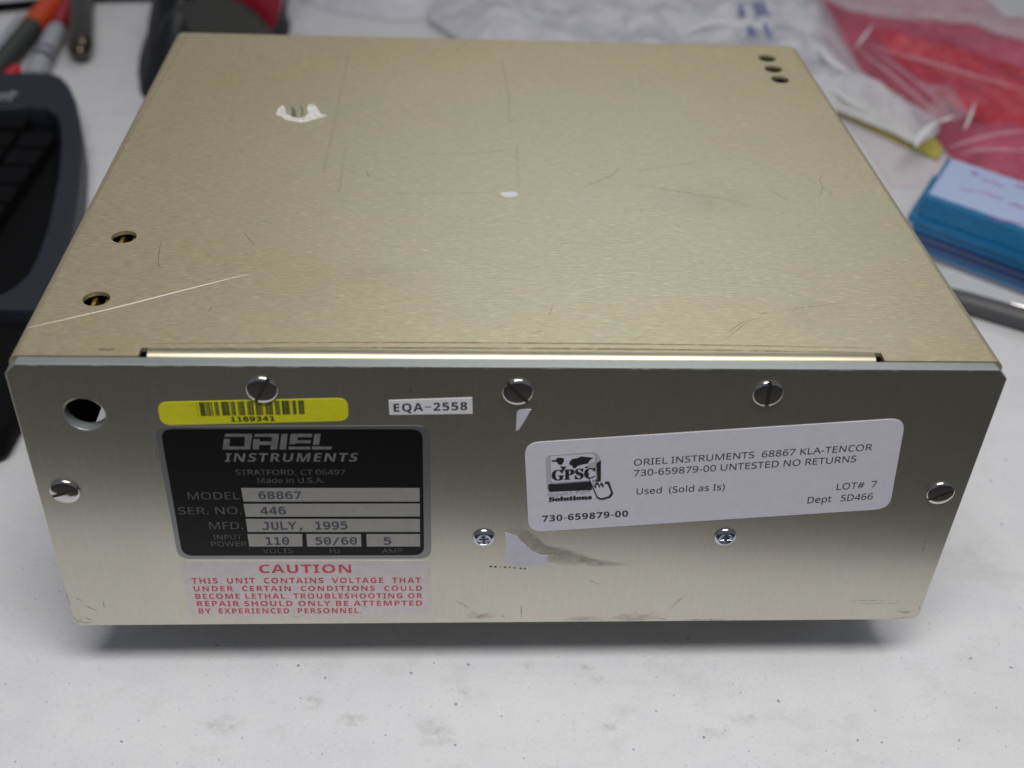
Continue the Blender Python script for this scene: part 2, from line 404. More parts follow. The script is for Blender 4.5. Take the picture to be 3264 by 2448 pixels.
# chassis pan, feet, inner parts and added shade sheets seen through the holes
box('chassis_pan', -W2+3, W2-3, 4, D-2, 0.6, 2.0, M_front, BX)
box('chassis_side', -W2+1.8, -W2+3, 4, D-2, .6, 12, M_front, BX); box('chassis_side', W2-3, W2-1.8, 4, D-2, .6, 12, M_front, BX)
box('chassis_back', -W2+3.2, W2-3.2, D-3.2, D-2, 2.2, 40, M_in, BX)
box('inside_shade_sheet', -W2+1.9, -W2+2.6, 6, D-6, 40.6, HT-4, M_black, BX)  # added black sheet standing in for shade on the inner side wall
box('inner_circuit_board', -90, 110, 12, D-16, 20, 22, M_in, BX)
for yy in (29.3, 61.8):
    for k in range(4):
        box('brass_fin', -115+k*3.4, -114.0+k*3.4, yy-4.5, yy+8, 70, HT-2.2, M_brass, BX)
    box('hole_shade_sheet', -119, -99, yy+8.5, yy+9.5, 60, HT-2, M_black, BX)  # added black sheet for the shade behind the fins
box('hole_shade_sheet', 96, 121, 172, 221, HT-9, HT-8, M_black, BX)  # added black sheet for the shade below the three back holes
for sx in (-1, 1):
    for yy in (30, 200):
        prism('rubber_foot', [circle((sx*98, yy, .6), 9, 2, 28)], NT, GAP+.5, M_rub, BX)

# screws
def slotted(px, r, ang, wob=0):
    c = FR(px); n_ = Vector(NF); seg = 40; vs = []; fs = []
    prof = [(r, 0.0), (r, .35), (r*.985, .52), (r*.94, .66), (r*.86, .77), (r*.7, .88), (r*.45, .97), (r*.2, 1.0)]
    hw = .5
    ca, sa = math.cos(ang), math.sin(ang)
    # head as two halves either side of a real slot
    for side in (1, -1):
        base = len(vs); rings = []
        for (rr, h) in prof:
            ring = []
            a0 = math.asin(min(1, hw/max(rr, hw+.05)))
            for k in range(seg//2+1):
                a = a0+(math.pi-2*a0)*k/(seg//2)
                ring.append((rr*math.cos(a), side*rr*math.sin(a), h))
            rings.append(ring)
        rings.append([(q[0], side*hw, q[2]+.01) for q in rings[-1]])
        lo = [(q[0], side*hw, .45) for q in rings[0]]
        for ring in rings:
            for (a, b, h) in ring: vs.append(Wd(c+Vector((a*ca-b*sa, 0, a*sa+b*ca))+n_*h))
        m_ = seg//2+1
        for i in range(len(rings)-1):
            for k in range(m_-1): fs.append((base+i*m_+k, base+i*m_+k+1, base+(i+1)*m_+k+1, base+(i+1)*m_+k))
        # slot wall: join both ends of each ring down to the floor
        L_ = [base+i*m_ for i in range(len(rings))]; R_ = [base+i*m_+m_-1 for i in range(len(rings))]
        fs.append(tuple(L_+R_[::-1]))
    o = obj('slotted_screw', vs, fs, M_scr, BX); autosmooth(o, 40)
    rr = r*.985; L_ = [c+Vector((a*ca-b*sa, 0, a*sa+b*ca)) for a, b in ((-rr, -hw-.02), (rr, -hw-.02), (rr, hw+.02), (-rr, hw+.02))]
    prism('slot_floor', [L_], NF, .2, M_slot, o, lift=.3)
    return o
slotted(A4(852, 90), 3.95, math.radians(62)); slotted(A5(443, 105), 3.95, math.radians(-48)); slotted(A6(405, 339), 3.95, math.radians(93))
slotted(A3(458, 1140), 3.9, math.radians(20)); slotted(A6(1622, 1040), 3.9, math.radians(33))
def phillips(px, r, rot):
    c = FR(px); n_ = Vector(NF); seg = 36; vs = []; fs = []
    prof = [(r, 0), (r*1.0, .25), (r*.98, .42), (r*.92, .62), (r*.80, .82), (r*.72, .92), (r*.62, 1.0)]
    for (rr, h) in prof:
        for k in range(seg):
            a = 2*math.pi*k/seg; vs.append(Wd(c+Vector((rr*math.cos(a), 0, rr*math.sin(a)))+n_*h))
    for i in range(len(prof)-1):
        for k in range(seg): fs.append((i*seg+k, i*seg+(k+1) % seg, (i+1)*seg+(k+1) % seg, (i+1)*seg+k))
    # crown with cross recess
    rr, hh = prof[-1]; cr = []
    for q in range(4):
        a = q*math.pi/2
        for (x, y) in ((r*.56, -.15*r), (r*.56, .15*r), (.17*r, .17*r)):
            cr.append((x*math.cos(a)-y*math.sin(a), x*math.sin(a)+y*math.cos(a)))
    ring0 = (len(prof)-1)*seg
    outer = [c+Vector((p[0]*math.cos(rot)-p[1]*math.sin(rot), 0, p[0]*math.sin(rot)+p[1]*math.cos(rot)))+n_*1.01 for p in cr]
    circ = [c+Vector((rr*1.02*math.cos(2*math.pi*k/seg), 0, rr*1.02*math.sin(2*math.pi*k/seg)))+n_*1.01 for k in range(seg)]
    o = autosmooth(obj('phillips_screw', vs, fs, M_scr2, BX), 50)
    hole = [c+(p-c)*.93 for p in outer]
    tri = tessellate_polygon([circ, hole]); al = circ+hole
    b0 = len(al); deep = [c+(p-c-n_*1.01)*.35+n_*.25 for p in hole]; al2 = [Wd(v) for v in al]+[Wd(v) for v in deep]+[Wd(c+n_*.2)]
    ff = [tuple(t) for t in tri]; m_ = len(hole); h0 = len(circ)
    for k in range(m_): ff.append((h0+k, h0+(k+1) % m_, b0+(k+1) % m_, b0+k)); ff.append((b0+k, b0+(k+1) % m_, len(al2)-1))
    obj('cross_recess', al2, ff, M_scr2, o); prism('recess_floor', [[c+(p-c-n_*1.01)*.80+n_*.55 for p in hole]], NF, .1, M_slot2, o)
    return o
phillips(A5(203, 1136), 3.15, .12); phillips(A5(1905, 1131), 3.15, .05)

# yellow barcode label
def quad(pts, r, plane=FR): return rounded([plane(p) for p in pts], r)
yl = prism('barcode_label', [quad([A4(110, 182), A4(1455, 152), A4(1464, 311), A4(142, 343)], 2.6)], NF, .12, M_yel, BX, lift=.1)
yl['label'] = 'yellow barcode sticker with rounded corners'
bars = [(325, 5, 1), (372, 26, 0), (405, 30, 0), (440, 12, 0), (462, 14, 2), (486, 12, 0), (505, 40, 2), (560, 16, 0), (610, 16, 2), (633, 14, 0), (652, 26, 2), (722, 20, 0), (748, 22, 0), (775, 12, 0), (793, 14, 0), (812, 20, 0), (838, 12, 2), (872, 24, 2), (905, 22, 0), (932, 14, 2), (985, 20, 2), (1012, 16, 0), (1035, 16, 0), (1058, 18, 0), (1080, 14, 2), (1135, 20, 2), (1162, 22, 0), (1190, 10, 2), (1208, 24, 0), (1272, 22, 0), (1298, 62, 2), (1368, 14, 0), (1425, 20, 2), (1450, 16, 0), (1472, 16, 2), (1494, 20, 0), (1522, 20, 0), (1582, 78, 3), (1696, 30, 0), (1732, 14, 0), (1752, 22, 0), (1780, 22, 0), (1808, 12, 2), (1862, 18, 2), (1886, 22, 0), (1912, 12, 2), (1962, 18, 0), (1986, 16, 0), (2008, 14, 0), (2028, 22, 0)]
bv = {0: ([], []), 2: ([], [])}
for (x, wd, kd) in bars:
    vs, fs = bv[0 if kd in (0, 1) else 2]
    def Y(xx, t): return (52-(xx-325)*.0165) if t else (278-(xx-325)*.019)
    sh = 38-(x-325)*.012; b = len(vs)
    for p in ((x, Y(x, 1)), (x+wd, Y(x, 1)), (x+wd+sh, Y(x, 0)), (x+sh, Y(x, 0))): vs.append(Wd(FR(C5(*p))+Vector(NF)*.14))
    fs.append((b, b+1, b+2, b+3))
obj('barcode', *bv[0], M_ink, yl); obj('barcode', *bv[2], M_olive, yl)
lettering('1169341', C5(893, 360), C5(1590, 345), C5(893, 292)[1], M_ink, yl, kind='mono', bold=.012, lift=.16)

# EQA tape label
eq = prism('tape_label', [quad([A4(1744, 168), A5(122, 148), A5(125, 261), A4(1751, 269)], .15)], NF, .14, M_eqa, BX, lift=.12)
lettering('EQA\u22122558', A4(1782, 246), A5(88, 233), A4(1782, 190)[1], M_inkb, eq, bold=.012, lift=.16, sp=1.08)

# nameplate
npf = prism('nameplate', [quad([A4(92, 352), A4(2036, 345), A4(2046, 1282), A4(262, 1285)], 3.6)], NF, .16, M_foil, BX, lift=.14)
npf['label'] = 'black and silver maker plate with typed ratings'
prism('black_field', [quad([A4(136, 368), A4(1984, 370), A4(1995, 1257), A4(292, 1261)], [3.2]*4)], NF, .05, M_np, npf, lift=.19)
def P4(*a): return [A4(x, y) for x, y in a]
for q in (P4((705, 783), (1963, 783), (1963, 878), (722, 878)), P4((722, 895), (1965, 893), (1965, 983), (738, 985)), P4((738, 1001), (1965, 1001), (1966, 1092), (752, 1092)),
          P4((750, 1108), (1136, 1107), (1138, 1195), (763, 1195)), P4((1165, 1108), (1550, 1108), (1553, 1195), (1172, 1195)), P4((1588, 1108), (1966, 1108), (1967, 1195), (1592, 1195))):
    prism('entry_field', [[FR(p) for p in q]], NF, .05, M_field, npf, lift=.22)
def np_(s, x0, y0, x1, y1, t, m_=M_npd, **k): lettering(s, A4(x0, y0), A4(x1, y1), A4(x0, t)[1], m_, npf, lift=.25, **k)
np_('\u0049NSTRUMENTS', 590, 597, 1520, 595, 537, M_npt, bold=.018, shear=.22, sp=1.1)
np_('STRATFORD, CT 06497', 668, 690, 1440, 689, 653); np_('Made in U.S.A.', 822, 747, 1290, 745, 711)
M_npm = worn(mat('mid_silver_print', (.115, .108, .105), .5, .2), .3)
np_('MODEL', 333, 862, 697, 861, 812, M_npm); np_('SER. NO.', 268, 967, 712, 965, 918, M_npm); np_('MFD.', 485, 1072, 722, 1071, 1022, M_npm)
np_('INPUT', 512, 1145, 712, 1144, 1112); np_('POWER', 497, 1193, 748, 1192, 1159)
np_('VOLTS', 860, 1241, 1072, 1240, 1209); np_('Hz', 1332, 1241, 1408, 1240, 1209); np_('AMP', 1700, 1241, 1842, 1240, 1209)
def ty(s, x0, y0, x1, y1, t): np_(s, x0, y0, x1, y1, t, M_type, kind='mono', bold=.008)
ty('68867', 832, 858, 1130, 857, 808); ty('446', 845, 968, 1022, 967, 916); ty('JULY, 1995', 860, 1075, 1455, 1072, 1022)
ty('110', 885, 1181, 1045, 1180, 1130); ty('50/60', 1232, 1180, 1522, 1179, 1130); ty('5', 1712, 1180, 1762, 1180, 1130)
# maker logotype drawn from blocks (zoom frame b8)
B8 = Z(500, 1350, 2.4578)
def blk(*polys):
    vs = []; fs = []
    for q in polys:
        b = len(vs); vs += [Wd(FR(B8(*p))+Vector(NF)*.25) for p in q]
        for t in tessellate_polygon([[FR(B8(*p)) for p in q]]): fs.append(tuple(i+b for i in t))
    return vs, fs
B8 = Z(700, 1370, 4.8087)
obj('logotype', *blk(
    [(92, 52), (498, 52), (498, 98), (75, 98)], [(392, 98), (498, 98), (468, 292), (378, 292)], [(68, 130), (162, 130), (150, 246), (378, 246), (378, 292), (50, 292)],
    [(548, 52), (915, 52), (908, 98), (527, 98)], [(806, 98), (908, 98), (880, 292), (778, 292)], [(520, 132), (618, 132), (618, 168), (806, 168), (800, 222), (612, 222), (600, 292), (508, 292)],
    [(952, 52), (1046, 52), (1018, 292), (918, 292)],
    [(1092, 52), (1418, 52), (1418, 104), (1196, 104), (1190, 150), (1400, 150), (1395, 196), (1180, 196), (1150, 212), (1068, 212)],
    [(1062, 248), (1388, 248), (1384, 292), (1054, 292)],
    [(1458, 52), (1552, 52), (1526, 222), (1430, 222)], [(1420, 246), (1722, 246), (1716, 292), (1412, 292)]), M_npt, npf)

# caution label
ca = prism('caution_label', [quad([A4(268, 1300), A4(2040, 1298), (1374, 1962), (607, 1962)], [2.2, 2.2, .4, .4])], NF, .1, M_caut, BX, lift=.1)
ca['label'] = 'clear sticker with red warning text along the bottom edge'
def ct(s, x0, y0, x1, y1, t, **k): lettering(s, A4(x0, y0), A4(x1, y1), A4(x0, t)[1], M_red, ca, lift=.14, **k)
ct('CAUTION', 835, 1384, 1482, 1382, 1326, bold=.03, sp=1.05)
ct('THIS  UNIT  CONTAINS  VOLTAGE  THAT', 360, 1458, 1972, 1453, 1420, bold=.022, sp=1.12)
ct('UNDER  CERTAIN  CONDITIONS  COULD', 373, 1512, 1980, 1508, 1477, bold=.022, sp=1.14)
ct('BECOME LETHAL. TROUBLESHOOTING OR', 385, 1566, 1983, 1562, 1530, bold=.022, sp=1.1)
ct('REPAIR SHOULD ONLY BE ATTEMPTED', 396, 1618, 1982, 1614, 1582, bold=.022, sp=1.1)
ct('BY  EXPERIENCED  PERSONNEL.', 408, 1670, 1555, 1666, 1634, bold=.022, sp=1.1)

# white shipping label
wl = prism('shipping_label', [quad([A5(490, 468), A6(1377, 514), A6(1262, 1152), A5(521, 1096)], 4.2)], NF, .14, M_whl, BX, lift=.12)
wl['label'] = 'tilted white printed sticker with key logo'
def wt(s, a, b, t, **k): lettering(s, a, b, t, M_inkb, wl, lift=.17, **k)
wt('ORIEL INSTRUMENTS  68867 KLA-TENCOR', A5(1262, 626), A6(1137, 738), A5(0, 582)[1])
wt('730-659879-00 UNTESTED NO RETURNS', A5(1260, 702), A6(1026, 820), A5(0, 658)[1])
wt('Used  (Sold as Is)', A5(1280, 829), A5(1900, 797), A5(0, 786)[1])
wt('LOT#  7', A6(888, 1019), A6(1170, 998), A6(0, 975)[1]); wt('Dept   SD466', A6(683, 1113), A6(1142, 1084), A6(0, 1069)[1])
wt('730-659879-00', A5(615, 1022), A5(1220, 984), A5(0, 979)[1], bold=.022, sp=1.05)
def lg(name, pts, m_, lift, r=0):
    L_ = [FR(LG(*p)) for p in pts]
    if r: L_ = rounded(L_, r)
    return prism(name, [L_], NF, .02, m_, wl, lift=lift)
lg('logo_key_side', [(415, 480), (1190, 420), (1262, 540), (1255, 860), (1125, 1000), (440, 1030)], M_lgrey, .145, 1.6)
lg('logo_key_shadow', [(455, 920), (520, 900), (1120, 868), (1125, 1000), (470, 1028)], M_ink, .15, .5)
lg('logo_key_shadow', [(1185, 600), (1258, 545), (1258, 862), (1175, 880)], M_ink, .15, .3)
lg('logo_key_rim', [(475, 482), (1180, 440), (1205, 860), (500, 915)], M_grey, .155, 1.0)
lg('logo_key_face', [(487, 488), (1168, 448), (1185, 845), (507, 892)], M_whl, .16, .9)
lg('logo_highlight', [(1060, 600), (1168, 560), (1180, 700), (1075, 700)], M_lgrey, .165, .7)
lg('logo_map', [(510, 548), (575, 545), (600, 508), (700, 515), (700, 570), (660, 625), (610, 610), (590, 575), (515, 572)], M_ink, .17)
lg('logo_map', [(640, 640), (745, 645), (700, 690), (690, 730), (675, 690)], M_ink, .17)
lg('logo_map', [(775, 615), (790, 560), (830, 525), (890, 520), (960, 490), (1150, 510), (1090, 550), (1060, 600), (1000, 610), (950, 620), (900, 640), (860, 675), (835, 665), (820, 630)], M_ink, .17)
lg('logo_map', [(1010, 650), (1060, 635), (1070, 660), (1020, 670)], M_ink, .17)
lettering('\U0001D406\U0001D40F\U0001D412\U0001D402', LG(522, 850), LG(1165, 815), LG(0, 700)[1], M_ink, wl, lift=.19, kind='math', bold=.015)
lettering('Gigabit-Port', LG(455, 1090), LG(1100, 1050), LG(0, 1040)[1], M_grey, wl, lift=.17, kind='sans')
lettering('\U0001D412\U0001D428\U0001D425\U0001D42E\U0001D42D\U0001D422\U0001D428\U0001D427\U0001D42C', LG(478, 1170), LG(1115, 1132), LG(0, 1108)[1], M_ink, wl, lift=.17, kind='math', bold=.02)
hand = [(1040, 745), (1075, 745), (1115, 840), (1150, 925), (1165, 935), (1178, 890), (1215, 880), (1235, 930), (1260, 875), (1300, 925), (1325, 870), (1380, 868), (1410, 950), (1445, 1050), (1400, 1115), (1265, 1150), (1195, 1120), (1130, 965), (1060, 800)]
lg('logo_hand', hand, M_inkb, .2)
hc = [sum(p[0] for p in hand)/len(hand), sum(p[1] for p in hand)/len(hand)]
inner = [(p[0]*.86+hc[0]*.14+(-4 if p[1] < 860 else 0), p[1]*.90+hc[1]*.10+4) for p in [(1046, 752), (1070, 758), (1110, 845), (1140, 950), (1175, 985), (1180, 925), (1205, 915), (1235, 975), (1258, 915), (1300, 970), (1322, 905), (1372, 900), (1405, 965), (1436, 1045), (1395, 1103), (1266, 1138), (1204, 1110), (1138, 965), (1070, 815)]]
lg('logo_hand', inner, M_whl, .22)

# residues and marks on the front panel
prism('paper_scrap', [[FR(A5(*p)) for p in ((436, 262), (443, 244), (462, 233), (538, 231), (480, 330), (448, 376), (430, 380))]], NF, .1, M_res, BX, lift=.1)
torn = [(466, 105), (500, 118), (545, 128), (555, 158), (575, 165), (572, 188), (612, 196), (604, 214), (640, 226), (645, 245), (700, 258), (768, 268), (752, 296), (765, 322), (836, 330), (700, 336), (545, 334), (500, 326), (458, 303), (470, 200)]
prism('torn_paper', [[FR(C3(*p)) for p in jag([p for i, p in enumerate(torn) if i not in (3, 5, 7, 9)], 5, 5)]], NF, .1, M_res, BX, lift=.12)
M_film = mat('adhesive_film', (.40, .375, .30), .42, .75); worn(M_film, .15)
M_sm2 = mat('thin_smudge', (.40, .37, .29), .42, .85); worn(M_sm2, .35, 500)
sm = [(545, 125), (600, 150), (640, 190), (720, 235), (850, 262), (960, 270), (1010, 298), (1110, 318), (1240, 322), (1300, 335), (1100, 338), (1010, 325), (960, 300), (900, 325), (830, 333), (765, 322), (752, 296), (768, 268), (700, 258), (640, 236), (604, 214), (575, 180)]
M_sm3 = patchmat('adhesive_smear', (.44, .42, .34), .7, .22, .60, (300, 300, 300), .5, .75)
softpatch('adhesive_smudge', [FR(C3(*p)) for p in ((470, 60), (560, 40), (660, 110), (760, 190), (900, 210), (1010, 250), (1120, 290), (1000, 345), (860, 345), (700, 350), (600, 320), (520, 200))], M_sm3, BX, NF, .04)
softpatch('adhesive_smudge', [FR(C3(*p)) for p in ((940, 250), (1060, 285), (1200, 305), (1380, 335), (1200, 348), (1040, 345), (960, 310))], M_sm3, BX, NF, .05)
M_rub2 = patchmat('rubbed_patch', (.34, .33, .28), .32, .40, .62, (160, 160, 420), .6, .7)
for x, y, rx, ry in ((1000, 715, 170, 22), (1400, 705, 200, 34), (300, 690, 120, 30), (1900, 722, 200, 16), (-1000, 650, 90, 70)):
    softpatch('rubbed_patch', [FR(C3(x+rx*math.cos(a_), y+ry*math.sin(a_))) for a_ in [2*math.pi*k/14 for k in range(14)]], M_rub2, BX, NF, .05)
M_fing = patchmat('finger_smudge', (.56, .51, .38), .22, .30, .75, (90, 130, 100), .55, .72)
for x, y, rx, ry in ((2250, 640, 200, 70), (1150, 870, 230, 60), (2600, 1000, 150, 60)):
    softpatch('finger_smudge', [TP((x+rx*math.cos(a_)*random.uniform(.75, 1.2), y+ry*math.sin(a_)*random.uniform(.75, 1.2))) for a_ in [2*math.pi*k/18 for k in range(18)]], M_fing, BX, NT, .03)
for k in range(9):
    prism('ink_dot', [circle(FR(C3(364+k*33-(k > 5)*3*k, 344+k*2)), .32+.1*random.random(), 1, 10)], NF, .03, M_scd, BX, lift=.04)
def fmark(Zf, pts, wd=.22, m_=M_scd): ribbon('scratch', smoothpath([FR(Zf(*p)) for p in pts], 4), wd, m_, BX, NF)
M_fs = see(mat('soft_scuff', (.22, .21, .18), .5, .6), .45, .35, .6, 700)
M_fd = see(mat('grey_scuff', (.10, .10, .10), .5, .5), .55, .35, .6, 900)
for pts in (((885, 726), (930, 712), (985, 722), (1050, 708), (1150, 718)), ((1190, 722), (1260, 690), (1330, 680)), ((1200, 712), (1290, 700)), ((1365, 722), (1430, 700), (1500, 670), (1528, 655)), ((1370, 672), (1400, 660)), ((1430, 718), (1520, 706), (1592, 712), (1582, 678)), ((1560, 712), (1600, 716))): fmark(C3, pts, .22, M_fd)
for pts in (((100, 572), (180, 620), (262, 680)), ((1620, 655), (1670, 600), (1728, 552)), ((975, 732), (1300, 735)), ((1780, 720), (2000, 722)), ((580, 620), (578, 700)), ((440, 685), (462, 705)), ((270, 715), (300, 682)), ((1060, 440), (1120, 470))): fmark(C3, pts, .35, M_fs)
for pts in (((540, 348), (560, 356), (580, 370)), ((635, 425), (655, 418)), ((650, 432), (680, 424)), ((725, 370), (735, 408)), ((600, 392), (640, 420))): fmark(C4, pts, .3, M_fd)
for pts in (((600, 480), (640, 500)), ((560, 495), (580, 515)), ((520, 480), (560, 515), (650, 520)), ((465, 300), (500, 420))): fmark(C4, pts, .4, M_fs)
for pts in (((955, 618), (1000, 625), (1060, 618)), ((990, 632), (1040, 628)), ((1103, 585), (1100, 610)), ((880, 668), (1000, 662), (1070, 655))): fmark(C6, pts, .3, M_fd)
for pts in (((650, 548), (900, 550)), ((700, 570), (960, 566)), ((1150, 120), (1135, 190), (1120, 225))): fmark(C6, pts, .25, M_fs)
fmark(A4, ((1895, 80), (1905, 108)), .8, worn(mat('brown_spot', (.10, .07, .03), .6), .2))
fmark(A3, ((1040, 380), (1045, 470), (1055, 540)), .25, M_fs); fmark(A3, ((1095, 830), (1115, 900), (1165, 960)), .25, M_fs)
# bright nicks along the panel's upper edge
nk = []
for k in range(46):
    x = -120+240*random.random(); ln = .3+random.random()**3*5
    nk.append((x, ln))
nv = []; nf = []
for x, ln in nk:
    b = len(nv); t_ = .10+.1*random.random()
    nv += [Wd((x, -.03, HT-.25-t_)), Wd((x+ln, -.03, HT-.25-t_)), Wd((x+ln*.9, .22, HT+.03)), Wd((x+ln*.1, .22, HT+.03))]; nf.append((b, b+1, b+2, b+3))
o = obj('edge_nick', nv, nf, M_scw, BX); o['kind'] = 'stuff'

# marks on the cover
M_fst = see(mat('faint_stain', (.40, .34, .22), .5, .6), .12, .15, .75, 120)
def tmark(Zf, pts, wd=.3, m_=M_scd, tp=True): ribbon('scratch', smoothpath([TP(Zf(*p)) for p in pts], 4), wd, m_, BX, NT, taper=tp)
tmark(A7, ((190, 765), (520, 690), (860, 610), (1250, 510), (1560, 432), (1750, 385)), .36, mat('pale_scratch', (.85, .82, .72), .5))
for pts in (((1722, 92), (1750, 130), (1795, 180)), ((1137, 150), (1122, 230), (1117, 312), (1135, 345)), ((1075, 350), (1105, 350)), ((1468, 655), (1490, 620))): tmark(A7, pts, .24)
for pts in (((2085, 5), (2050, 40), (2068, 85), (2045, 150)), ((1480, 968), (1560, 905), (1650, 850)), ((1480, 992), (1560, 930), (1640, 870), (1710, 850)), ((690, 75), (740, 50), (830, 15)),
            ((1490, 158), (1560, 172), (1640, 190)), ((1745, 100), (1800, 125), (1865, 172)), ((905, 215), (918, 235)), ((355, 948), (420, 930)), ((2180, 745), (2212, 755)), ((1700, 835), (1750, 818))): tmark(C2, pts, .19)
for pts in (((1060, 88), (1250, 115), (1490, 158)), ((1740, 820), (1900, 800), (2060, 780), (2190, 760)), ((490, 765), (460, 840)), ((120, 925), (230, 885)), ((960, 990), (1060, 920)), ((2120, 95), (2110, 140)), ((1060, 530), (1065, 580)), ((1000, 210), (1010, 235))): tmark(C2, pts, .26, M_scf)
for pts in (((1535, 935), (1650, 890), (1700, 845), (1730, 835)), ((1790, 860), (1930, 840), (2060, 820), (2140, 795)), ((1700, 935), (1850, 940), (2100, 980)), ((425, 860), (435, 895)), ((850, 270), (950, 205)), ((1790, 370), (1792, 388))): tmark(C7, pts, .3, M_scf)
for pts in (((335, 270), (290, 480), (250, 680), (205, 870)), ((320, 740), (285, 970)), ((1100, 290), (1130, 420), (1150, 620)), ((1180, 740), (1190, 940)), ((560, 975), (800, 975), (1080, 970)), ((700, 775), (950, 775), (1130, 755))): tmark(C7, pts, 1.1, M_fst, False)
for pts in (((1325, 240), (1010, 800), (620, 1500)),): tmark(A1, pts, .3, M_scf, False)
for pts in (((1960, 30), (2030, 60)),): tmark(C2, pts, .3, M_scf)
# grime lines beside the lip
tmark(DD, ((318, 743), (700, 740), (1100, 741), (1500, 745), (1885, 752)), .55, M_grime); tmark(DD, ((330, 753.5), (700, 751.5), (1100, 752.5), (1500, 756), (1890, 762)), .8, M_grime)
tmark(A7, ((690, 915), (760, 918), (810, 912)), .9, M_scd)
# torn sticker and flake on the cover
stk = prism('torn_sticker', [[TP(C1(*p)) for p in jag([(262, 560), (330, 420), (430, 325), (520, 390), (560, 560), (680, 645), (840, 680), (1090, 640), (1170, 560), (1130, 370), (1180, 300), (1290, 280), (1400, 350), (1480, 480), (1520, 570), (1840, 600), (1560, 660), (1200, 760), (980, 810), (700, 760), (480, 680)], 16, 4)]], NT, .12, worn(mat('sticker_scrap', (.62, .60, .56), .6), .35, 700), BX, lift=.1)
M_mk = mat('grey_ink_mark', (.10, .11, .10), .5)
prism('ink_mark', [[TP(C1(*p)) for p in ((690, 350), (750, 370), (830, 500), (840, 640), (760, 650), (700, 610), (710, 500))]], NT, .05, M_mk, stk, lift=.06)
prism('ink_mark', [[TP(C1(*p)) for p in ((930, 290), (1000, 350), (1030, 450), (1020, 600), (960, 620), (990, 500), (975, 380))]], NT, .05, M_mk, stk, lift=.07)
prism('paint_flake', [rounded([TP(C2(*p)) for p in ((172, 118), (255, 112), (285, 132), (245, 146), (185, 142))], .8)], NT, .1, worn(mat('white_flake', (.55, .54, .55), .6), .1), BX, lift=.1)

# ------------------------------------------------------------------ keyboard at the left
M_kb = worn(mat('slate_grey_plastic', (.017, .021, .028), .5, 0, .35), .15); M_kbd = worn(mat('black_key_plastic', (.003, .0032, .004), .8, 0, .12), .2)
KEY = empty('keyboard', (-.30, .26, 0))
tag(KEY, 'dark grey computer keyboard with black keys beside the metal box', 'keyboard')
def gp(Zf, pts, h): return [GR(Zf(*p), h) for p in pts]
outl = gp(A1, [(45*2.212, 508), (200, 506), (350, 508), (430, 535), (490, 600), (535, 700), (563, 830), (578, 950), (577, 1080), (565, 1230), (545, 1400), (508, 1659)], 20)
outl += gp(DD, [(142, 560), (118, 628), (100, 667)], 20)
far = Vector((-430, outl[0].y, outl[0].z))
outl = [far]+outl+[Vector((-430, outl[-1].y, outl[-1].z))]
well = gp(KB, [(0, 195), (110, 190), (200, 200), (245, 225), (264, 275), (268, 340), (262, 420), (255, 490), (232, 610), (205, 730), (165, 840), (120, 930), (60, 985), (0, 1018)], 20)
well = [Vector((-400, well[0].y-3, well[0].z))]+well+[Vector((-400, well[-1].y, well[-1].z))]
body = prism('rim', [outl, well[::-1]], NT, 19, M_kb, KEY); bevel(body, .005, 4, 50)
prism('key_well', [[Vector((p.x, p.y, p.z)) for p in well]], NT, 8, M_kbd, KEY, lift=-9)
pr = gp(DD, [(100, 668), (85, 760), (60, 840), (30, 890), (0, 945)], 14)
pr = [Vector((-430, pr[0].y, pr[0].z))]+pr+[Vector((-430, pr[-1].y-15, pr[-1].z))]
o = prism('palm_rest', [pr], NT, 13, M_kbd, KEY); bevel(o, .005, 4, 50)
# keys stand in the well in rows
yw0 = min(p.y for p in well)+4; yw1 = max(p.y for p in well)-2
def inwell(x, y, pad=6):
    c = False; q = well
    for i in range(len(q)):
        a, b = q[i], q[i-1]
        if (a.y > y) != (b.y > y) and x < (b.x-a.x)*(y-a.y)/(b.y-a.y)+a.x-pad: c = not c
    return c
zt = -GAP+19
for r_ in range(7):
    for k in range(6):
        cx = -228-k*19.2+(yw1-(yw1-10-r_*19.5)-80)*-.02; cy = yw1-14-r_*19.5-(3 if r_ else 0)
        if cy-8 < yw0: continue
        if inwell(cx+8, cy+8, 0) and inwell(cx+8, cy-8, 0):
            Lk = [Vector((cx-8, cy-8, zt)), Vector((cx+8, cy-8, zt)), Vector((cx+8, cy+8, zt)), Vector((cx-8, cy+8, zt))]
            kk = prism('key', [rounded(Lk, 1.8, 3)], NT, 8, M_kbd, KEY); bevel(kk, .0012, 3, 50)
lettering('Microsoft', A1(-360, 712), A1(76, 706), A1(0, 650)[1], mat('silver_logo_print', (.30, .32, .38), .4), KEY, plane=lambda p: GR(p, 20), n=NT, lift=.06, bold=.015, shear=.2, name='logotype')

